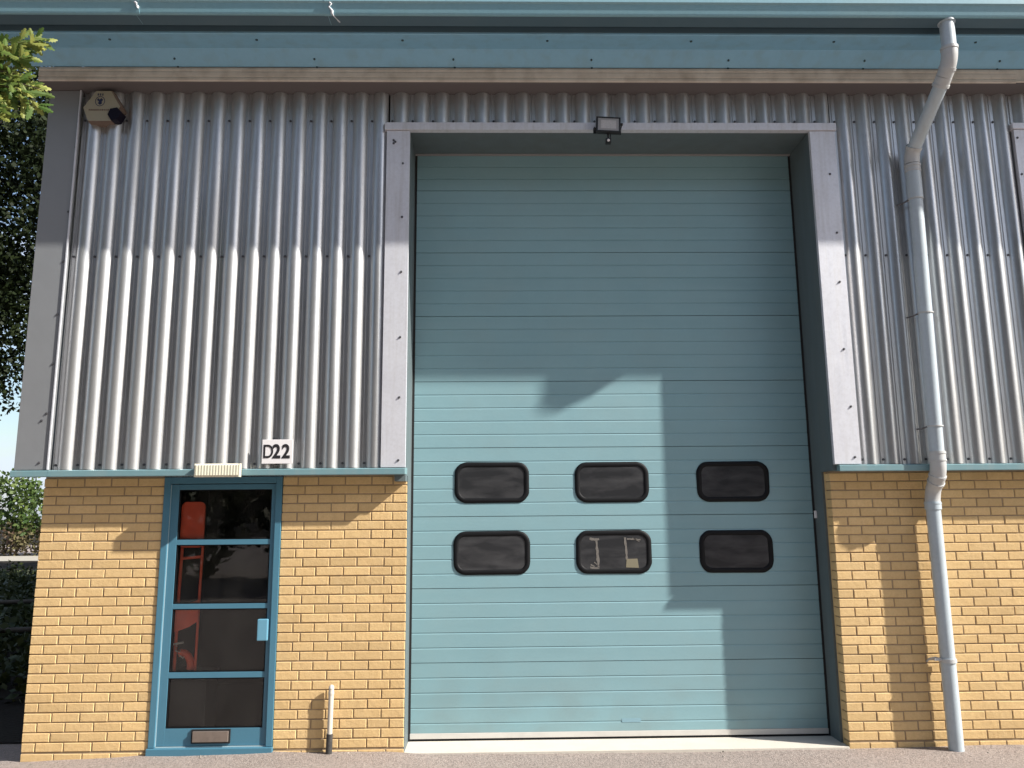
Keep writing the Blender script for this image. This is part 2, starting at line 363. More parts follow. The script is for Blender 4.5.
# opening linings
w=MB(); w.box(2.95,XL-.001,-C+.03,D+.1,2.2,5.312,0); w.box(XL-.03,XL,.11,D+.08,-.02,2.2,0); w.box(XL-.012,XL+.004,.015,.11,.02,2.25,0)
part(w,'jamb_lining',M['lining'])
w=MB(); w.box(6.642,6.75,-C+.03,D+.1,2.262,5.312,0); w.box(6.642,6.68,.125,D+.08,-.02,2.262,0); 
w.box(6.628,6.642,.29,.315,1.865,1.93,1)
part(w,'jamb_lining',[M['lining'],M['white']])
w=MB(); w.box(3.03,6.66,-C+.03,D+.1,5.317,5.38,0); w.box(XL,6.64,D-.02,D+.05,5.307,5.3165,1); part(w,'head_lining',[M['lining'],M['led2']])
w=MB(); w.box(3.044,3.063,D-.003,D+.1,.0,5.304); w.box(6.622,6.641,D-.003,D+.1,0,5.304); w.box(3.04,6.64,D+.06,D+.1,0,5.3); part(w,'guide_gap',M['dark'])

# eaves ---------------------------------------------------------------
w=MB(); gx0,gx1=-1.0,XEND
pr=[(-.76,6.10),(-.757,5.945),(-.775,5.940),(-.885,5.940),(-.898,5.945),(-.903,5.957),(-.922,6.028),(-.935,6.040),(-.935,6.085),(-.925,6.092),(-.915,6.085),(-.90,6.04),(-.885,5.96),(-.775,5.955),(-.765,6.10)]
for a,b in ((gx0,.898),(.902,2.448),(2.452,9.598),(9.602,gx1)):
    w.sweepx(pr,a,b,0,closed=True); w.sweepx([(-.757,5.9385),(-.775,5.9385),(-.884,5.9385),(-.884,5.9365),(-.757,5.9365)],a,b,1,closed=True)  # thin bottom strip carries the painted shade
for xj in (.90,2.45,9.6): w.sweepx([(y-.003 if i<12 and y<-.8 else y,z-.003) for i,(y,z) in enumerate(pr)],xj-.03,xj+.03,0,closed=True)
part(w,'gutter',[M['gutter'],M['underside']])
def splat(x,ln,seed):
    rnd=random.Random(seed); w=MB(); pts=[]; px=x
    for i in range(9):
        z=6.03-ln*i/8*.09; px+=rnd.uniform(-.012,.016); y=-.905-(z-5.957)*.28
        pts.append((px,y-.003,z))
    w.tube(pts,[.004+.008*rnd.random() for _ in pts],8,0)
    if ln>.9:
        q=[(px+.0,-.905+.02*i,5.937) for i in range(6)]; q=[(a+.008*i,b,c) for i,(a,b,c) in enumerate(q)]
        w.tube(q,[.004+.006*rnd.random() for _ in q],8,0)
    return w
for x,ln,sd in ((.90,.5,1),(2.45,1,2)):
    part(splat(x,ln,sd),'sealant_run',M['dropping'],'pale dribble of sealant at a gutter joint')
w=MB()
w.sweepx([(-.745,6.10),(-.70,6.10),(-.70,5.905),(-.693,5.899),(-.445,5.930),(-.44,5.925),(-.435,5.930),(-.306,5.846),(-.298,5.842),(-.296,5.85),(-.296,6.12),(-.745,6.12)],-.9,XEND,0,closed=True)
for i in range(9):
    x=.55+i*1.235; w.tube([(x,-.60,5.917),(x,-.60,5.904)],.011,10,1)
for i in range(9):
    x=1.0+i*1.22; w.tube([(x,-.36,5.885),(x,-.364,5.874)],.009,10,1); w.tube([(x+.01,-.297,5.838),(x+.01,-.305,5.838)],.009,10,1)
w.box(-.9,XEND,-.709,-.7035,5.915,6.09,2)  # band in the gap behind the gutter, its shade painted dark
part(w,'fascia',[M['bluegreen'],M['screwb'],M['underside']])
w=MB(); w.sweepx([(-.29,5.842),(-.292,5.836),(-.302,5.832),(-.306,5.812),(-.300,5.795),(-.306,5.785),(-.304,5.752),(-.298,5.744),(-.306,5.733),(-.306,5.712),(-.30,5.706),(-.28,5.705),(-.27,5.842)],-.2,8.49,0,closed=True)
w.sweepx([(-.29,5.842),(-.302,5.832),(-.300,5.795),(-.298,5.744),(-.303,5.72),(-.28,5.709),(-.27,5.842)],8.49,XEND,0,closed=True)
part(w,'eaves_rail',M['beige'])
w=MB(); w.sweepx([(-.29,5.705),(-.28,5.701),(-.06,5.688),(-.06,5.84),(-.29,5.84)],-.2,XEND,0,closed=True); part(w,'eaves_soffit',M['soffit'])
w=MB(); w.add([(-.2,-.80,6.11),(XEND,-.80,6.11),(XEND,12,7.7),(-.2,12,7.7),(-.2,24.5,6.1),(XEND,24.5,6.1)],[(0,1,2,3),(3,2,5,4)])
w.add([(-.17,-.13,6.15),(-.17,12,7.68),(-.17,24.5,6.08),(-.17,24.5,5.6),(-.17,-.13,5.6)],[(0,1,2,3,4)])
w.add([(-.9,-.80,6.10),(-.2,-.80,6.10),(-.2,-.30,6.13),(-.9,-.3,6.13)],[(0,1,2,3)])
part(w,'roof',M['roof'])
w=MB(); w.box(XL-.0,6.658,-.004,D+.5,-.1,.034,0,.005)
part(w,'door_sill',M['concrete'],'pale concrete sill under the roller door')

# roller door ---------------------------------------------------------
DX0,DX1=3.058,6.626
prof=[]; z=.098; edges=[.098,.667,1.287,1.904,2.512,3.115,3.726,4.339,4.953]
prof.append((D,.098))
for a,b in zip(edges,edges[1:]+[5.31]):
    if b==5.31: n=3; pitch=.1225
    else: n=5; pitch=(b-a)/5
    if a==.098: pitch=.1225; 
    for k in range(1,n+1):
        zz=(b-pitch*(5-k)) if a==.098 else a+pitch*k
        if zz<=a+.02 or zz>5.3: continue
        last=(k==n and b!=5.31)
        if last: prof += [(D,zz-.0026),(D+.026,zz-.0024),(D+.026,zz+.0024),(D,zz+.0026)]
        else:    prof += [(D,zz-.012),(D+.0045,zz-.0008),(D+.0046,zz+.0008),(D,zz+.0022)]
prof.append((D,5.304))
w=MB(); w.sweepx(prof,DX0,DX1)
w.add([(DX0,D,.098),(DX0,D,5.304),(DX0,D+.04,5.304),(DX0,D+.04,.098)],[(0,1,2,3)])
w.add([(DX1,D,.098),(DX1,D,5.304),(DX1,D+.04,5.304),(DX1,D+.04,.098)],[(0,1,2,3)])
m=M['doorpanel']; nt=m.node_tree; N=nt.nodes; L=nt.links; bs=N['Principled BSDF']; src=bs.inputs['Base Color'].links[0].from_socket
tc=N.new('ShaderNodeTexCoord'); sp=N.new('ShaderNodeSeparateXYZ'); L.new(tc.outputs['Object'],sp.inputs[0])
nz=N.new('ShaderNodeTexNoise'); nz.inputs['Scale'].default_value=3.5; nz.inputs['Detail'].default_value=8; L.new(tc.outputs['Object'],nz.inputs['Vector'])
ht=N.new('ShaderNodeMapRange'); ht.inputs[1].default_value=.05; ht.inputs[2].default_value=1.0; ht.inputs[3].default_value=.55; ht.inputs[4].default_value=0; L.new(sp.outputs['Z'],ht.inputs[0])
nr_=N.new('ShaderNodeMapRange'); nr_.inputs[1].default_value=.42; nr_.inputs[2].default_value=.7; L.new(nz.outputs['Fac'],nr_.inputs[0])
mu=N.new('ShaderNodeMath'); mu.operation='MULTIPLY'; L.new(ht.outputs[0],mu.inputs[0]); L.new(nr_.outputs[0],mu.inputs[1])
mx=N.new('ShaderNodeMix'); mx.data_type='RGBA'; mx.inputs[7].default_value=(.20,.27,.28,1); L.new(mu.outputs[0],mx.inputs[0]); L.new(src,mx.inputs[6]); L.new(mx.outputs[2],bs.inputs['Base Color'])
RD=part(w,'roller_door',M['doorpanel'],'tall pale blue ribbed sectional door with six small windows')
w=MB(); w.box(DX0,DX1,D-.004,D+.035,.052,.0965,0,.003); w.build('bottom_rail',M['alum'],RD)
w=MB(); w.box(DX0,DX1,D+.0,D+.03,.031,.0515,0); w.build('bottom_seal',M['rubber'],RD)
w=MB(); w.box(4.86,5.02,D-.002,D+.001,.165,.195,0); w.build('faded_label_patch',mat('faded_patch',(.215,.36,.43),.6),RD,'faded blue patch low on the door')
def rrect(cx,cz,hw,hh,r,n=8,jit=0):
    pts=[]
    for (sx,sz,a0) in ((1,1,0),(-1,1,90),(-1,-1,180),(1,-1,270)):
        for i in range(n+1):
            a=R(a0+90*i/n); pts.append((cx+sx*(hw-r)+r*math.cos(a),cz+sz*(hh-r)+r*math.sin(a)))
    return pts
wins=[(3.431,4.089,2.025,2.379),(4.505,5.160,2.021,2.373),(5.597,6.245,2.019,2.371),(3.424,4.091,1.403,1.772),(4.502,5.163,1.402,1.771),(5.595,6.242,1.400,1.763)]
wl=['upper left','upper middle','upper right','lower left','lower middle with tape residue and a yellow sticker','lower right']
for i,(x0,x1,z0,z1) in enumerate(wins):
    cx,cz,hw,hh=(x0+x1)/2,(z0+z1)/2,(x1-x0)/2,(z1-z0)/2
    rings=[]
    for (ins,dy) in ((-.004,.001),(-.003,-.006),(.012,-.012),(.030,-.012),(.040,-.006),(.042,.001)):
        rings.append([(x,D+dy,zq) for x,zq in rrect(cx,cz,hw-ins,hh-ins,max(.105-ins,.02))])
    w=MB(); n=len(rings[0]); vs=[p for r_ in rings for p in r_]
    vs=[(x+.0012*math.sin(x*91+zq*57),y,zq+.0014*math.sin(x*63+zq*23)) for x,y,zq in vs]
    w.add(vs,[(a*n+k,a*n+(k+1)%n,(a+1)*n+(k+1)%n,(a+1)*n+k) for a in range(5) for k in range(n)],0,True)
    w.build('window_seal',M['rubber'],RD)
    w=MB(); w.prism(rrect(cx,cz,hw-.038,hh-.038,.068),D-.005,D-.001,0); w.build('window_pane',M['pane'],RD,'dark window pane, '+wl[i])
    if i==4:
        w=MB(); yb=D-.0065; rnd=random.Random(5)
        def strip(xa,za,xb,zb,wd):
            m=10; q=[]
            for k in range(m+1):
                t=k/m; q.append((xa+(xb-xa)*t,za+(zb-za)*t))
            dx,dz=xb-xa,zb-za; l=math.hypot(dx,dz); nx,nz=-dz/l,dx/l
            poly=[(x+nx*wd*rnd.uniform(.25,.6),zq+nz*wd*rnd.uniform(.25,.6)) for x,zq in q]+[(x-nx*wd*rnd.uniform(.25,.6),zq-nz*wd*rnd.uniform(.25,.6)) for x,zq in reversed(q)]
            w.prism(poly,yb,yb+.001)
        strip(4.62,1.700,4.705,1.695,.022); strip(4.680,1.69,4.693,1.45,.026); strip(4.62,1.455,4.70,1.445,.02); strip(4.625,1.48,4.66,1.46,.012); strip(4.655,1.5,4.69,1.47,.01)
        w.build('tape_residue',M['tape'],RD); w=MB()
        strip(4.935,1.71,4.945,1.52,.02); strip(4.95,1.698,5.07,1.69,.014); strip(5.0,1.705,5.06,1.675,.008)
        w.build('tape_residue',M['tape'],RD)
        w=MB(); w.prism([(4.935,1.452),(5.048,1.447),(5.038,1.527),(4.943,1.524)],yb-.0006,yb+.0004); w.build('sticker',M['sticker'],RD)

# entrance door --------------------------------------------------------
w=MB(); fy0,fy1=-.012,.08; fz=.055
w.box(1.006,1.058,fy0,fy1,fz+.045,2.25,0,.003); w.box(1.942,1.994,fy0,fy1,fz+.045,2.25,0,.003); w.box(1.0585,1.9415,fy0,fy1,2.196,2.25,0,.003)
w.box(1.0,2.0,fy0-.022,fy1,fz-.03,fz+.0425,0,.005)
ED=part(w,'entrance_door',M['frame'],'narrow blue framed glazed entrance door')
sy0,sy1=.008,.05
w=MB(); w.box(1.062,1.128,sy0,sy1,.106,2.190,0,.002); w.box(1.905,1.938,sy0,sy1,.106,2.190,0,.002)
for a,b in ((2.146,2.190),(1.689,1.731),(1.171,1.211),(.627,.672),(.106,.24)): w.box(1.1285,1.9045,sy0+.001,sy1,a,b,0,.002)
w.box(1.0585,1.0615,sy0-.004,sy0+.01,.106,2.19,1)
w.box(1.062,1.938,sy0-.008,sy0+.01,.0985,.1035,1)
w.build('sash',[M['frame'],mat('pale_metal_edge',(.5,.62,.66),.4,metal=.3)],ED)  # second material makes the edge strips paler
for a,b in ((1.7315,2.1455),(1.2115,1.6885),(.6725,1.1705),(.2405,.6265)):
    w=MB(); w.box(1.1285,1.9045,.024,.030,a,b); w.build('glass_pane',M['glass'],ED)
    w=MB()
    for (p0,p1,q0,q1) in ((1.129,1.139,a,b),(1.894,1.904,a,b),(1.1395,1.8935,a,a+.008),(1.1395,1.8935,b-.008,b)): w.box(p0,p1,.014,.0235,q0,q1)
    w.build('glazing_gasket',M['rubber'],ED)
w=MB(); w.box(1.84,1.925,-.032,.006,.918,1.088,0,.007); w.build('push_plate',M['handle'],ED)
w=MB(); w.box(1.343,1.655,-.004,.007,.127,.235,1,.002); w.box(1.359,1.643,-.022,-.0035,.141,.223,0,.004)
w.build('letter_plate',[M['brass'],M['dark']],ED)
# room behind the glass
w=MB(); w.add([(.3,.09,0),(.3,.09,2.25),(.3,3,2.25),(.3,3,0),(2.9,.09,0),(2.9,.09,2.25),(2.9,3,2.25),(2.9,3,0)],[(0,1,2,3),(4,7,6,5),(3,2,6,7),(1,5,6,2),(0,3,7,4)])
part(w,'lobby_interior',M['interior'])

# ------------------------------------------------------------------ red frame behind the glass
T=thing('metal_frame','red enamelled metal frame with rounded top panel standing just inside the glass door','metal frame',(1.2,.1,0))
w=MB(); w.prism(rrect(1.235,1.855,.098,.19,.045),.055,.075); w.build('back_panel',M['red'],T)
w=MB(); w.tube([(1.155,.075,1.7),(1.148,.075,1.3),(1.146,.075,.655)],.013,12); w.build('upright',M['red'],T)
w=MB(); w.tube([(1.322,.085,1.7),(1.316,.085,1.3),(1.314,.085,.655)],.011,12); w.build('upright',M['red'],T)
w=MB(); w.tube([(1.15,.075,1.575),(1.322,.08,1.59)],.012,10); w.build('crossbar',M['red'],T)
w=MB(); w.prism([(1.135,1.18),(1.325,1.24),(1.325,1.07),(1.25,1.02),(1.135,.98)],.055,.07); w.build('lower_panel',M['red'],T)
w=MB(); w.tube([(1.20+.075*math.cos(a),.085,.715+.10*math.sin(a)) for a in [R(-20+i*16) for i in range(9)]],.03,12); w.build('wheel_guard',M['red'],T)
w=MB(); w.tube([(1.135,.06,.885),(1.215,.06,.90)],.008,8)
w.tube([(1.15+.010*i+.016*math.cos(i*1.9),.06,.87-.013*i+.018*math.sin(i*1.9)) for i in range(9)],.006,8); w.build('pale_cable',M['white2'],T)
BX=thing('storage_box','dark storage box under the red frame inside the glass door','box',(1.25,.2,0))
w=MB(); w.box(1.10,1.42,.065,.34,.0,.60,0,.01); w.build('box_body',M['interior'],BX)
w=MB(); w.box(1.09,1.43,.06,.35,.601,.655,0,.008); w.build('lid',M['black'],BX)

# ------------------------------------------------------------------ drainpipe
DP=thing('drainpipe','grey plastic drainpipe with swan neck running from gutter to ground beside the roller door','drainpipe',(7.53,-.12,gz(7.5)))
r=.057
def arc(p0,p1,p2,n=7):
    p0,p1,p2=map(Vector,(p0,p1,p2)); return [p0*(1-t)**2+p1*2*t*(1-t)+p2*t*t for t in [i/n for i in range(n+1)]]
xt,yt=7.578,-.83
pa=Vector((xt,yt,5.66)); pb=Vector((xt-.005,yt,5.56)); pc=Vector((xt-.03,yt+.12,5.44))
low0=Vector((7.575,-.27,4.99)); 
w=MB(); w.tube([(xt,yt,5.945),(xt,yt,5.93)],.068,24); w.tube([(xt,yt,5.94),(xt,yt,5.70)],r,24); w.build('outlet_pipe',M['plastic'],DP)
w=MB(); a=arc((xt,yt,5.70),(xt,yt,5.58),(xt-.015,yt+.085,5.50)); w.tube(a,.063,24)
for c,d,rr in ((a[0],a[1],.068),(a[5],a[6],.068)):
    t=(d-c).normalized(); w.tube([c-t*.012,c+t*.012],rr,24)
e0=a[-1]; e1=Vector((xt-.02,yt+.135,5.45)); t=(e1-e0).normalized(); w.tube([e0,e1],.064,24); w.tube([e1-t*.012,e1+t*.012],.069,24)
w.build('bend',M['plastic2'],DP)
xs_=7.516; yb_=-.221
w=MB(); w.tube([e1,(xs_+.005,yb_-.03,5.085)],r,24); w.build('offset_pipe',M['plastic'],DP)
w=MB(); a=arc((xs_+.005,yb_-.045,5.10),(xs_,yb_,5.045),(xs_,yb_,4.965)); w.tube(a,.063,24); t=Vector((0,.7,-.7)); w.tube([a[0]-t*.014,a[0]+t*.012],.068,24)
w.tube([(xs_,yb_,4.935),(xs_,yb_,4.955)],.068,24); w.tube([(xs_,yb_,4.95),(xs_,yb_,4.91)],.064,24); w.tube([(xs_,yb_,4.905),(xs_,yb_,4.885)],.066,24); w.build('bend',M['plastic2'],DP)
w=MB(); w.tube([(xs_,yb_,4.93),(xs_,yb_,4.64)],.0635,24); w.tube([(xs_,yb_,4.65),(xs_-.030,yb_,2.40)],r,24); w.build('upper_pipe',M['plastic'],DP)
xl=xs_-.030
w=MB(); a=arc((xl,yb_,2.33),(xl,yb_,2.21),(xl-.002,yb_+.075,2.135)); w.tube([(xl,yb_,2.41),(xl,yb_,2.33)],.064,24); w.tube(a,.063,24)
for z_ in (2.395,2.335): w.tube([(xl,yb_,z_-.008),(xl,yb_,z_+.008)],.068,24)
for c,d in ((a[4],a[5]),(a[6],a[7])):
    t=(d-c).normalized(); w.tube([c-t*.008,c+t*.01],.069,24)
xk=7.476
a2=arc(a[-1],(xl-.003,-.100,2.09),(xk,-.100,1.99)); w.tube(a2,.060,24)
w.build('bend',M['plastic2'],DP)
w=MB(); w.tube([(xk,-.100,1.995),(xk,-.100,1.93)],.065,24); w.tube([(xk,-.100,1.985),(xk,-.100,1.975)],.068,24); w.tube([(xk,-.100,1.94),(7.476,-.100,.70)],r,24); w.tube([(7.476,-.100,.71),(7.476,-.100,-.03)],.058,24)
w.tube([(7.476,-.100,.690),(7.476,-.100,.735)],.061,24)
w.build('lower_pipe',M['plastic'],DP)
for (x,y,z_,d,mm) in ((xs_,yb_,4.635,.10,'bracket'),(xs_-.012,yb_,3.60,.10,'bracket'),(xs_-.025,yb_,2.62,.10,'bracket')):
    w=MB(); w.tube([(x,y,z_-.006),(x,y,z_+.006)],.0640,24,1); w.tube([(x-.055,y+.01,z_),(x-.085,y+.05,z_-.015),(x-.13,y+.115,z_-.018)],.007,8); w.build('pipe_clip',[M[mm],M['plastic2']],DP)
w=MB(); w.tube([(7.476,-.100,.700),(7.476,-.100,.728)],.067,24); w.box(7.36,7.42,-.12,-.105,.715,.735); w.tube([(7.425,-.125,.725),(7.38,-.09,.735),(7.36,-.03,.715),(7.36,.005,.69)],.008,8); w.tube([(7.42,-.13,.72),(7.385,-.06,.715),(7.37,.003,.705)],.007,8); w.build('pipe_clip',M['plastic2'],DP)

# ------------------------------------------------------------------ stub pipe at the foot of the pier
ST=thing('overflow_pipe','short white pipe with a black foot standing against the brick pier','pipe',(2.455,-.045,gz(2.45)))
w=MB(); w.tube([(2.462,-.045,.555),(2.458,-.045,.19)],.021,16); w.tube([(2.462,-.045,.545),(2.462,-.045,.562),(2.462,-.045,.573)],[.023,.02,.008],16)
w.tube([(2.462,-.045,.50),(2.462,-.045,.52)],.0235,16); w.build('pipe_body',M['white2'],ST)
w=MB(); w.tube([(2.458,-.045,.20),(2.455,-.045,.03)],.0255,16); w.build('pipe_foot',mat('grey_black_foot',(.035,.034,.034),.7,noise=(30,.5,(.09,.08,.075))),ST)

# ------------------------------------------------------------------ bulkhead lamp
BL=thing('bulkhead_lamp','pale ribbed rectangular bulkhead lamp fixed above the blue door','wall lamp',(1.52,-.2,2.24))
w=MB(); w.box(1.345,1.705,-.215,-.195,2.238,2.350,0,.004); w.build('base_plate',M['white2'],BL)
w=MB(); x=1.343; zt,zb=2.346,2.238
nr=30
pr=[]
for i in range(nr+1):
    xx=1.350+.350*i/nr; pr.append((xx,-.2715 if i%2 else -.269))
vs=[]; 
for (yy,zz,sc) in ((0,zb,.0),(0,zb+.014,1),(0,zt-.014,1),(0,zt,.0)):
    for (xx,y) in pr: vs.append((xx,(y if sc else -.255),zz))
m_=len(pr); w.add(vs,[(j*m_+i,j*m_+i+1,(j+1)*m_+i+1,(j+1)*m_+i) for j in range(3) for i in range(m_-1)],0)
w.box(1.342,1.350,-.262,-.214,zb,zt); w.box(1.700,1.708,-.262,-.214,zb,zt); w.box(1.350,1.700,-.256,-.214,zt-.006,zt); w.box(1.350,1.700,-.256,-.214,zb,zb+.006)
w.build('ribbed_cover',M['prismatic'],BL)

# ------------------------------------------------------------------ unit number sign
def text_mesh(txt,size,loc,m,parent,bold=0,name='lettering',sx=1.0,ext=.001):
    c=bpy.data.curves.new('txt','FONT'); c.body=txt; c.size=size; c.extrude=ext; c.offset=bold; c.align_x='LEFT'
    o=bpy.data.objects.new('txt',c); COL.objects.link(o)
    dg=bpy.context.evaluated_depsgraph_get(); dg.update(); me=bpy.data.meshes.new_from_object(o.evaluated_get(dg))
    bpy.data.objects.remove(o); me.materials.clear(); me.materials.append(m)
    mt=Matrix.Translation(loc)@Matrix.Rotation(R(90),4,'X')@Matrix.Diagonal((sx,1,1,1)); me.transform(mt)
    q=bpy.data.objects.new(name,me); COL.objects.link(q); q.parent=parent; q.matrix_parent_inverse=Matrix.Translation(-parent.location)
    return q
SG=thing('unit_number_sign','square white plate reading D22 on the corrugated cladding above the blue door','sign',(1.98,-.17,2.35))
w=MB(); w.box(1.859,2.112,-.176,-.165,2.348,2.548,0,.002); w.build('plate',M['white'],SG)
w=MB(); w.box(1.88,2.09,-.166,-.10,2.38,2.40); w.box(1.88,2.09,-.166,-.10,2.50,2.52); w.build('fixing_rail',M['rubber'],SG)
text_mesh('D',.158,(1.864,-.1775,2.396),M['text'],SG,bold=.0015,name='letter',sx=.78)
text_mesh('2',.158,(1.945,-.1775,2.396),M['text'],SG,bold=.0048,name='numeral',sx=.86)
text_mesh('2',.158,(2.023,-.1775,2.396),M['text'],SG,bold=.0048,name='numeral',sx=.86)

# ------------------------------------------------------------------ alarm box
AL=thing('alarm_box','cream hexagonal alarm box with a dark corner lens at top left of the cladding','alarm box',(.32,-.2,5.36))
hx=[(.268,5.656),(.398,5.656),(.488,5.505),(.415,5.372),(.214,5.372),(.165,5.500)]
cx_,cz_=.32,5.51
w=MB(); n=6
outer=[(x+(x-cx_)*.06,z_+(z_-cz_)*.03) for x,z_ in hx]
vs=[(x,-.215,z_) for x,z_ in hx]+[(x,-.10,z_) for x,z_ in outer]
w.add(vs,[tuple(range(6))],0); w.add(vs,[(i,n+i,n+(i+1)%n,(i+1)%n) for i in range(6)],1)
w.build('case',[M['cream'],M['brown']],AL)
w=MB(); w.prism([(.398,5.653),(.412,5.66),(.50,5.51),(.487,5.503)],-.214,-.12); w.build('shaded_side_face',M['brown'],AL)  # right side face, its shade painted in as brown
w=MB(); w.prism([(.405,5.485),(.465,5.497),(.505,5.455),(.47,5.385),(.42,5.375),(.385,5.43)],-.222,-.13); w.build('corner_lens',M['lens'],AL)
w=MB()
ct=(.308,5.558)
w.add([(ct[0]+(.038+k*.006)*math.cos(R(a)),-.2165,ct[1]+(.042+k*.006)*math.sin(R(a))) for k in (0,1) for a in range(0,360,20)],[(i,(i+1)%18,18+(i+1)%18,18+i) for i in range(18)])
w.prism([(ct[0]-.028,ct[1]+.012),(ct[0]-.018,ct[1]+.03),(ct[0]-.004,ct[1]+.015),(ct[0]+.010,ct[1]+.03),(ct[0]+.027,ct[1]+.014),(ct[0]+.014,ct[1]-.004),(ct[0]+.018,ct[1]-.022),(ct[0],ct[1]-.034),(ct[0]-.017,ct[1]-.02),(ct[0]-.010,ct[1]-.002)],-.2168,-.2155)
for k in range(3): w.box(ct[0]-.025+.02*k,ct[0]-.015+.02*k,-.2168,-.2155,5.612,5.632)
w.build('emblem',M['navy'],AL)
w=MB(); rnd=random.Random(3); x=.215
while x<.40:
    l=rnd.uniform(.008,.014); w.box(x,x+l,-.2168,-.2155,5.468,5.484); x+=l+.006
w.build('faded_lettering',M['brown'],AL)

# ------------------------------------------------------------------ floodlight
FL=thing('floodlight','small black framed floodlight with motion sensor on the lintel over the roller door','floodlight',(4.81,-.2,5.25))
rot=Matrix.Translation((4.81,-.245,5.322))@Matrix.Rotation(R(3),4,'Y')@Matrix.Rotation(R(-8),4,'X')
def rb(w,x0,x1,y0,y1,z0,z1,mi=0,ch=.003):
    k=MB(); k.box(x0,x1,y0,y1,z0,z1,mi,ch); w.add([rot@Vector(p) for p in k.v],k.f,mi)
w=MB(); rb(w,-.108,.108,-.008,.028,-.076,.076,0,.006); 
for a in ((-.108,-.094,-.016,-.007,-.076,.076),(.094,.108,-.016,-.007,-.076,.076),(-.0935,.0935,-.016,-.007,.064,.076),(-.0935,.0935,-.016,-.007,-.076,-.064)): rb(w,*a,0,.002)
w.build('housing',M['black'],FL)
w=MB(); rb(w,-.093,.093,-.0125,-.0085,-.063,.063,0,.001); w.build('reflector',M['led2'],FL)
w=MB(); rb(w,-.068,.068,-.0145,-.0127,-.042,.042,0,.0); w.build('led_panel',M['led'],FL)
w=MB(); k=MB(); k.tube([(-.128,.01,-.035),(-.105,.01,-.035)],.010,10); k.tube([(.105,.01,.022),(.130,.01,.022)],.012,10); k.box(-.125,-.119,.005,.075,-.045,-.02); k.box(.119,.125,.005,.075,.01,.035); k.box(-.125,.125,.072,.080,-.04,.03)
w.add([rot@Vector(p) for p in k.v],k.f); w.build('bracket',M['black'],FL)
w=MB(); w.box(4.80,4.815,-.235,-.22,5.190,5.25); w.box(4.825,4.832,-.235,-.222,5.20,5.25); w.box(4.783,4.833,-.255,-.205,5.153,5.197,0,.006); w.build('sensor',M['black'],FL)
w=MB(); bm=bmesh.new(); bmesh.ops.create_uvsphere(bm,u_segments=12,v_segments=8,radius=.0125); w.bm(bm,0,True,.5,Matrix.Translation((4.806,-.256,5.173))); w.build('sensor_lens',M['white'],FL)

# ------------------------------------------------------------------ vegetation
OAK=[(0,0),(.10,.04),(.14,.12),(.22,.08),(.33,.18),(.40,.10),(.52,.24),(.60,.13),(.74,.22),(.80,.10),(.94,.10),(1,0)]
def leaf(w,p,d,up,size,mi,tint,lobed=False):
    d=d.normalized(); s_=d.cross(up)
    if s_.length<1e-3: s_=d.cross(Vector((1,0,.3)))
    s_.normalize(); nrm=s_.cross(d)
    if lobed:
        top=[p+d*(a*size)+s_*(b*size*.95)+nrm*(-abs(b)*.25*size-.12*size*a*a) for a,b in OAK]
        bot=[p+d*(a*size)-s_*(b*size*.95)+nrm*(-abs(b)*.25*size-.12*size*a*a) for a,b in OAK]
        mid=[p+d*(a*size)+nrm*(-.12*size*a*a) for a,b in OAK]
        n=len(OAK)
        w.add(top+mid,[(i,i+1,n+i+1,n+i) for i in range(n-1)],mi,False,tint)
        w.add(bot+mid,[(i+1,i,n+i,n+i+1) for i in range(n-1)],mi,False,tint)
    else:
        w.add([p,p+d*size*.5+s_*size*.36,p+d*size,p+d*size*.5-s_*size*.36],[(0,1,2,3)],mi,False,tint)
def rv(rnd): 
    while True:
        v=Vector((rnd.uniform(-1,1),rnd.uniform(-1,1),rnd.uniform(-1,1)))
        if .05<v.length<1: return v
def crown(rnd,blobs,nclump,per,size,spread,tnt=(.0,1)):
    """clumps of leaves spread through the volume of several uneven lobes"""
    w=MB()
    for (c,rad) in blobs:
        c=Vector(c); rad=Vector(rad)
        for _ in range(nclump):
            u=rv(rnd); u=u.normalized()*(.45+.55*rnd.random()**.6)
            cc=c+Vector((u.x*rad.x,u.y*rad.y,u.z*rad.z)); tc=rnd.uniform(*tnt)
            for _ in range(per):
                p=cc+rv(rnd)*spread; leaf(w,p,rv(rnd)+Vector((0,0,-.25)),rv(rnd),size*rnd.uniform(.7,1.3),0,min(1,max(0,tc+rnd.uniform(-.2,.2))))
    return w
def tree(name,label,cat,base,h,blobs,nclump,per,size,spread,m,group=None,seed=1,tr=.25):
    rnd=random.Random(seed); t=thing(name,label,cat,base,group)
    w=MB(); b=Vector(base); top=b+Vector((0,0,h))
    w.tube([b+Vector((0,0,-.1)),b+Vector((.05,.03,h*.3)),b+Vector((-.1,.1,h*.65)),top],[tr*1.25,tr,tr*.7,tr*.25],12)
    for (c,rad) in blobs:
        s0=b+Vector((0,0,h*rnd.uniform(.3,.6))); c=Vector(c); md=(s0+c)/2+Vector((0,0,.3)); w.tube([s0,md,c],[tr*.45,tr*.28,tr*.08],8)
        for _ in range(4):
            e=c+Vector([rv(rnd)[i]*rad[i]*.8 for i in range(3)]); w.tube([md+(c-md)*.5,(c+e)/2+Vector((0,0,.15)),e],[tr*.15,tr*.08,tr*.02],6)
    w.build('trunk',M['bark'],t)
    crown(rnd,blobs,nclump,per,size,spread).build('crown',m,t,fix=False); return t
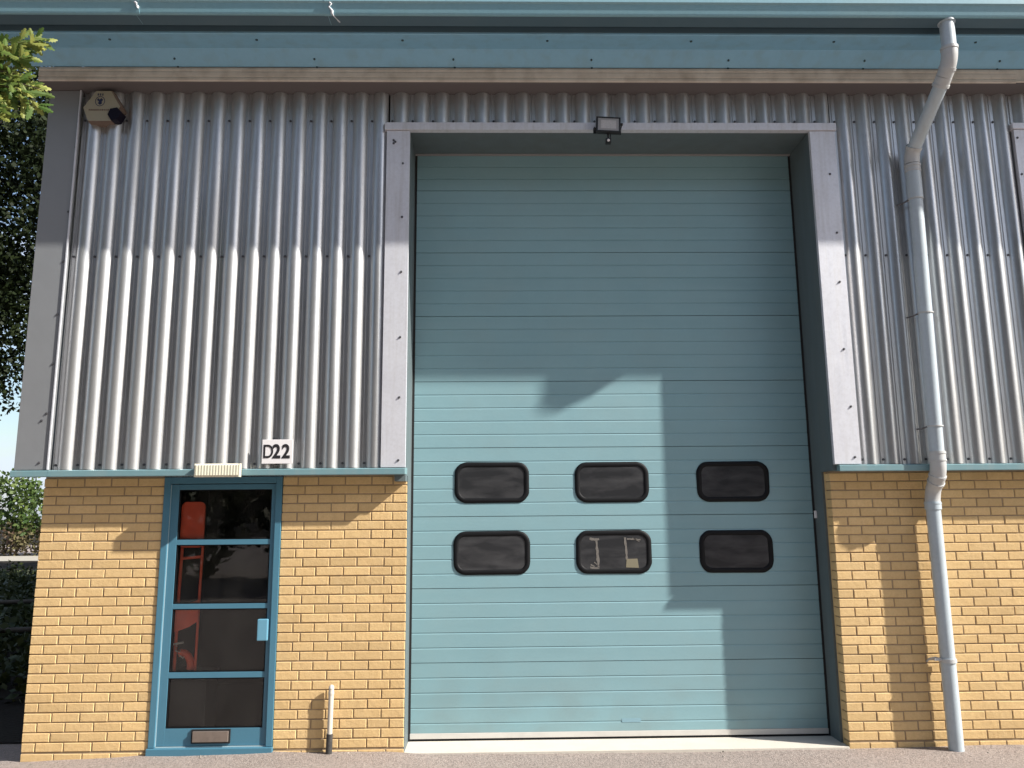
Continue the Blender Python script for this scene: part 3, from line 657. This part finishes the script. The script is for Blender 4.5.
# dark tree behind the left corner
tree('broadleaf_tree','tall dark tree rising behind the left corner of the unit','tree',(-8.4,8.6,0),9,
     [((-7.2,8.2,5.6),(2.3,2,2.0)),((-6.4,7.8,8.2),(2.4,2.2,2.3)),((-8.8,9.2,7.2),(2.4,2.2,2.6)),((-7.0,8.6,10.3),(2.6,2.2,2.0))],480,38,.10,.42,M['darkleaf'],seed=4)
for k,(x,y,lb) in enumerate(((-4.6,14,'dark tree hidden behind the unit, nearest of three shading the side yard'),(-7.6,20,'dark tree hidden behind the unit, middle one of three by the side yard'),(-10.4,26.5,'dark tree hidden behind the unit, farthest of three by the side yard'))):
    tree('broadleaf_tree',lb,'tree',(x,y,0),6,[((x,y,5.5),(2.7,2.8,2.3)),((x+1.2,y-1,7.2),(2.4,2.4,2)),((x+.5,y+1.6,4.6),(2.4,2.4,1.8))],90,22,.2,.5,M['darkleaf'],group='trees beside the shaded yard',seed=9+k)
# hedge far away on the left
HG=thing('hedge','sunlit overgrown hedge with brown scrub at its foot beyond the pale path','hedge',(-22,40,0))
rnd=random.Random(21)
crown(rnd,[((-32+1.9*i+rnd.uniform(-.4,.4),40.5+rnd.uniform(-.6,.6),2.9+rnd.uniform(-.5,.5)),(1.9,1.4,1.9)) for i in range(13)],60,18,.26,.5).build('foliage',M['hedgeleaf'],HG,fix=False)
crown(rnd,[((-32+1.9*i,39.4,.9),(1.5,.9,1.0)) for i in range(13)],40,18,.2,.45).build('undergrowth',M['brownleaf'],HG,fix=False)
# tree belt across the yard (its reflection shows in the glass)
for i,(x,y) in enumerate(((-22,-21),(-14.5,-19),(-7,-20.5),(.5,-19),(8,-20.5),(15,-23))):
    tree('broadleaf_tree','green tree of the belt across the yard, reflected darkly in the glass door','tree',(x,y,0),9,
     [((x,y,3.2),(4.4,2.6,3.2)),((x-2,y,7.6),(3.6,2.6,3.4)),((x+2.4,y+.4,8.2),(3.6,2.6,3.4)),((x+.3,y,12.6),(4.2,2.6,3.6)),((x-3.4,y+.5,11.2),(3,2.2,3))],95,20,.5,.95,M['midleaf'],group='tree belt across the yard',seed=30+i)
# the oak whose branch reaches into the picture
OK_=thing('oak_tree','oak tree whose sunlit lobed leaves overhang the left end of the gutter','oak tree',(-3.6,-1.6,0))
rnd=random.Random(77)
w=MB(); w.tube([(-3.6,-1.6,-.1),(-3.55,-1.6,2.2),(-3.7,-1.5,4.6),(-3.5,-1.4,7)],[.26,.2,.16,.08],14)
limb=[Vector((-3.65,-1.55,3.4)),Vector((-2.2,-1.8,4.3)),Vector((-.6,-1.95,4.75)),Vector((.25,-2.0,4.80))]
w.tube(limb,[.11,.07,.03,.012],10)
tips=[]
# twigs fan out from the end of the limb; targets in metres
tw=[((-.2,-2,4.8),(.72,-2.0,4.97)),((.1,-2,4.8),(.90,-2.0,4.99)),((.1,-2,4.8),(.80,-2.02,4.85)),((0,-2,4.78),(.74,-2.0,4.74)),((.1,-1.98,4.78),(.88,-2.0,4.64)),((.1,-1.98,4.78),(.86,-2.0,4.52)),((-.1,-2,4.77),(.70,-2.05,4.44)),((-.1,-2,4.77),(.62,-1.95,4.60)),((-.2,-2,4.8),(.60,-1.95,4.82)),((-.3,-2,4.78),(.55,-2.1,5.05)),((0,-2,4.78),(.80,-2.05,4.60)),((0,-2,4.78),(.64,-2.0,4.52))]
for a,b in tw:
    a=Vector(a); b=Vector(b); md=(a+b)/2+Vector((rnd.uniform(-.05,.05),rnd.uniform(-.1,.1),.07)); w.tube([a,md,b],[.012,.007,.003],6); tips.append((a,md,b))
for k in range(26):
    a=Vector((-3.6,-1.5,rnd.uniform(4.2,6.8))); b=Vector((rnd.uniform(-6.3,-1.9),rnd.uniform(-3.6,.4),rnd.uniform(4.4,8.8))); md=(a+b)/2+Vector((0,0,.25)); w.tube([a,md,b],[.04,.02,.006],6); tips.append((a,md,b))
w.build('trunk',M['bark'],OK_)
w=MB()
for ti,(a,md,b) in enumerate(tips):
    near=ti<len(tw); n=62 if near else 70
    for k in range(n):
        t=rnd.uniform(.35,1) if near else rnd.uniform(.3,1.02); p=a*(1-t)**2+md*2*t*(1-t)+b*t*t
        sp=.09 if near else .3
        p=p+rv(rnd)*sp*(1.15-.8*t if near else 1)
        d=(b-a).normalized()*.8+rv(rnd)*.9+Vector((0,0,-.2))
        leaf(w,p,d,Vector((rnd.uniform(-.1,1.0),-1 if near else rnd.uniform(-.9,.2),rnd.uniform(-.4,.7) if near else 1)),rnd.uniform(.075,.115) if near else rnd.uniform(.09,.14),0,rnd.random()**1.6,lobed=near)
w.build('crown',M['oakleaf'],OK_,fix=False)

rnd=random.Random(55)
tag(crown(rnd,[((-1.9-.62*k+rnd.uniform(-.5,.5),2.4+1.05*k,.12+.05*rnd.random()),(1.1,.8,.22+.1*rnd.random())) for k in range(17)],46,14,.11,.3).build('ground_cover',M['midleaf'],fix=False),'dark low planting covering the shaded side yard','planting',kind='stuff')
# timber edging in the shaded side yard
for i,(a,b,z_) in enumerate((((-2.6,4.6),(-.6,5.0),.42),((-3.4,7.4),(-.4,7.8),.55))):
    t=thing('timber_rail',('nearer' if i==0 else 'farther')+' weathered low timber rail in the dark side yard left of the brick corner','rail',(a[0],a[1],0))
    w=MB(); w.tube([(a[0]-3,a[1]-.6,z_),(b[0],b[1],z_+.02)],.035,8); w.build('rail',M['timber'],t)
    for f in (0,.5,1):
        x=a[0]-3+(b[0]-a[0]+3)*f; y=a[1]-.6+(b[1]-a[1]+.6)*f; w=MB(); w.box(x-.06,x+.06,y-.05,y+.07,-.05,z_-.03); w.build('post',M['timber'],t)
# grit along the foot of the wall
w=MB(); rnd=random.Random(8)
for _ in range(420):
    x=rnd.uniform(-.2,8.7); y=-.01-abs(rnd.gauss(0,.09))
    if y<-.4: continue
    s_=rnd.uniform(.002,.006) if rnd.random()<.93 else rnd.uniform(.007,.013); z_=gz(x)*(1+y/4)
    vs=[(x+s_*rnd.uniform(.6,1.3)*a,y+s_*rnd.uniform(.6,1.3)*b,z_+s_*rnd.uniform(.4,.9)*c) for a,b,c in ((1,0,0),(0,1,0),(-1,0,0),(0,-1,0),(0,0,1),(0,0,-1))]
    w.add(vs,[(0,1,4),(1,2,4),(2,3,4),(3,0,4),(1,0,5),(2,1,5),(3,2,5),(0,3,5)],0,False,rnd.random())
tag(w.build('gravel',M['stone']),'loose grit and small stones scattered along the foot of the wall','gravel',kind='stuff')

# ------------------------------------------------------------------ camera (from brick coursing)
f_,pitch,yaw,roll,cx,cy,cz = 790.,0.16722,0.01998,-0.0084,3.8053,-6.7646,1.8936
cp,sp=math.cos(pitch),math.sin(pitch); F=Vector((math.sin(yaw)*cp,math.cos(yaw)*cp,sp)); Rr=Vector((math.cos(yaw),-math.sin(yaw),0)); U=Rr.cross(F)
R2=Rr*math.cos(roll)+U*math.sin(roll); U2=-Rr*math.sin(roll)+U*math.cos(roll)
cam=bpy.data.cameras.new('camera'); co=bpy.data.objects.new('camera',cam); COL.objects.link(co)
cam.sensor_width=36; cam.lens=f_/1024*36; cam.clip_end=3000; cam.clip_start=.05
mt=Matrix((R2,U2,-F)).transposed().to_4x4(); mt.translation=Vector((cx,cy,cz)); co.matrix_world=mt; S.camera=co

# ------------------------------------------------------------------ light
az=math.atan(2.76); el=R(38)       # az: from the wall normal (-Y) towards +X
sd=Vector((math.sin(az)*math.cos(el),-math.cos(az)*math.cos(el),math.sin(el)))
sun=bpy.data.lights.new('sun','SUN'); sun.energy=5.0; sun.angle=R(.8); sun.color=(1,.955,.87)
so=bpy.data.objects.new('sun',sun); COL.objects.link(so); so.rotation_euler=sd.to_track_quat('Z','Y').to_euler(); so.location=(20,-10,20)
W=bpy.data.worlds.new('World'); S.world=W; W.use_nodes=True; N=W.node_tree.nodes; L=W.node_tree.links; bg=N['Background']
sky=N.new('ShaderNodeTexSky'); sky.sky_type='NISHITA'; sky.sun_disc=False; sky.sun_elevation=el; sky.sun_rotation=math.atan2(sd.x,sd.y); sky.air_density=1.1; sky.dust_density=1.5
# broken cloud over the sky
tc=N.new('ShaderNodeTexCoord'); mp=N.new('ShaderNodeMapping'); mp.inputs['Scale'].default_value=(1.5,1.5,5); L.new(tc.outputs['Generated'],mp.inputs[0])
nz=N.new('ShaderNodeTexNoise'); nz.inputs['Scale'].default_value=1.8; nz.inputs['Detail'].default_value=8; nz.inputs['Roughness'].default_value=.6; L.new(mp.outputs[0],nz.inputs['Vector'])
rm=N.new('ShaderNodeMapRange'); rm.inputs[1].default_value=.46; rm.inputs[2].default_value=.62; rm.inputs[4].default_value=.7; L.new(nz.outputs['Fac'],rm.inputs[0])
mx=N.new('ShaderNodeMix'); mx.data_type='RGBA'; L.new(rm.outputs[0],mx.inputs[0]); L.new(sky.outputs[0],mx.inputs[6]); mx.inputs[7].default_value=(4.6,5.2,6.4,1)
L.new(mx.outputs[2],bg.inputs['Color']); bg.inputs['Strength'].default_value=.100
S.view_settings.view_transform='Standard'; S.view_settings.look='None'; S.view_settings.gamma=1; S.view_settings.exposure=.82
S.render.engine='CYCLES'; S.cycles.samples=160; S.cycles.max_bounces=8; S.cycles.transparent_max_bounces=12
S.render.resolution_x=1024; S.render.resolution_y=768
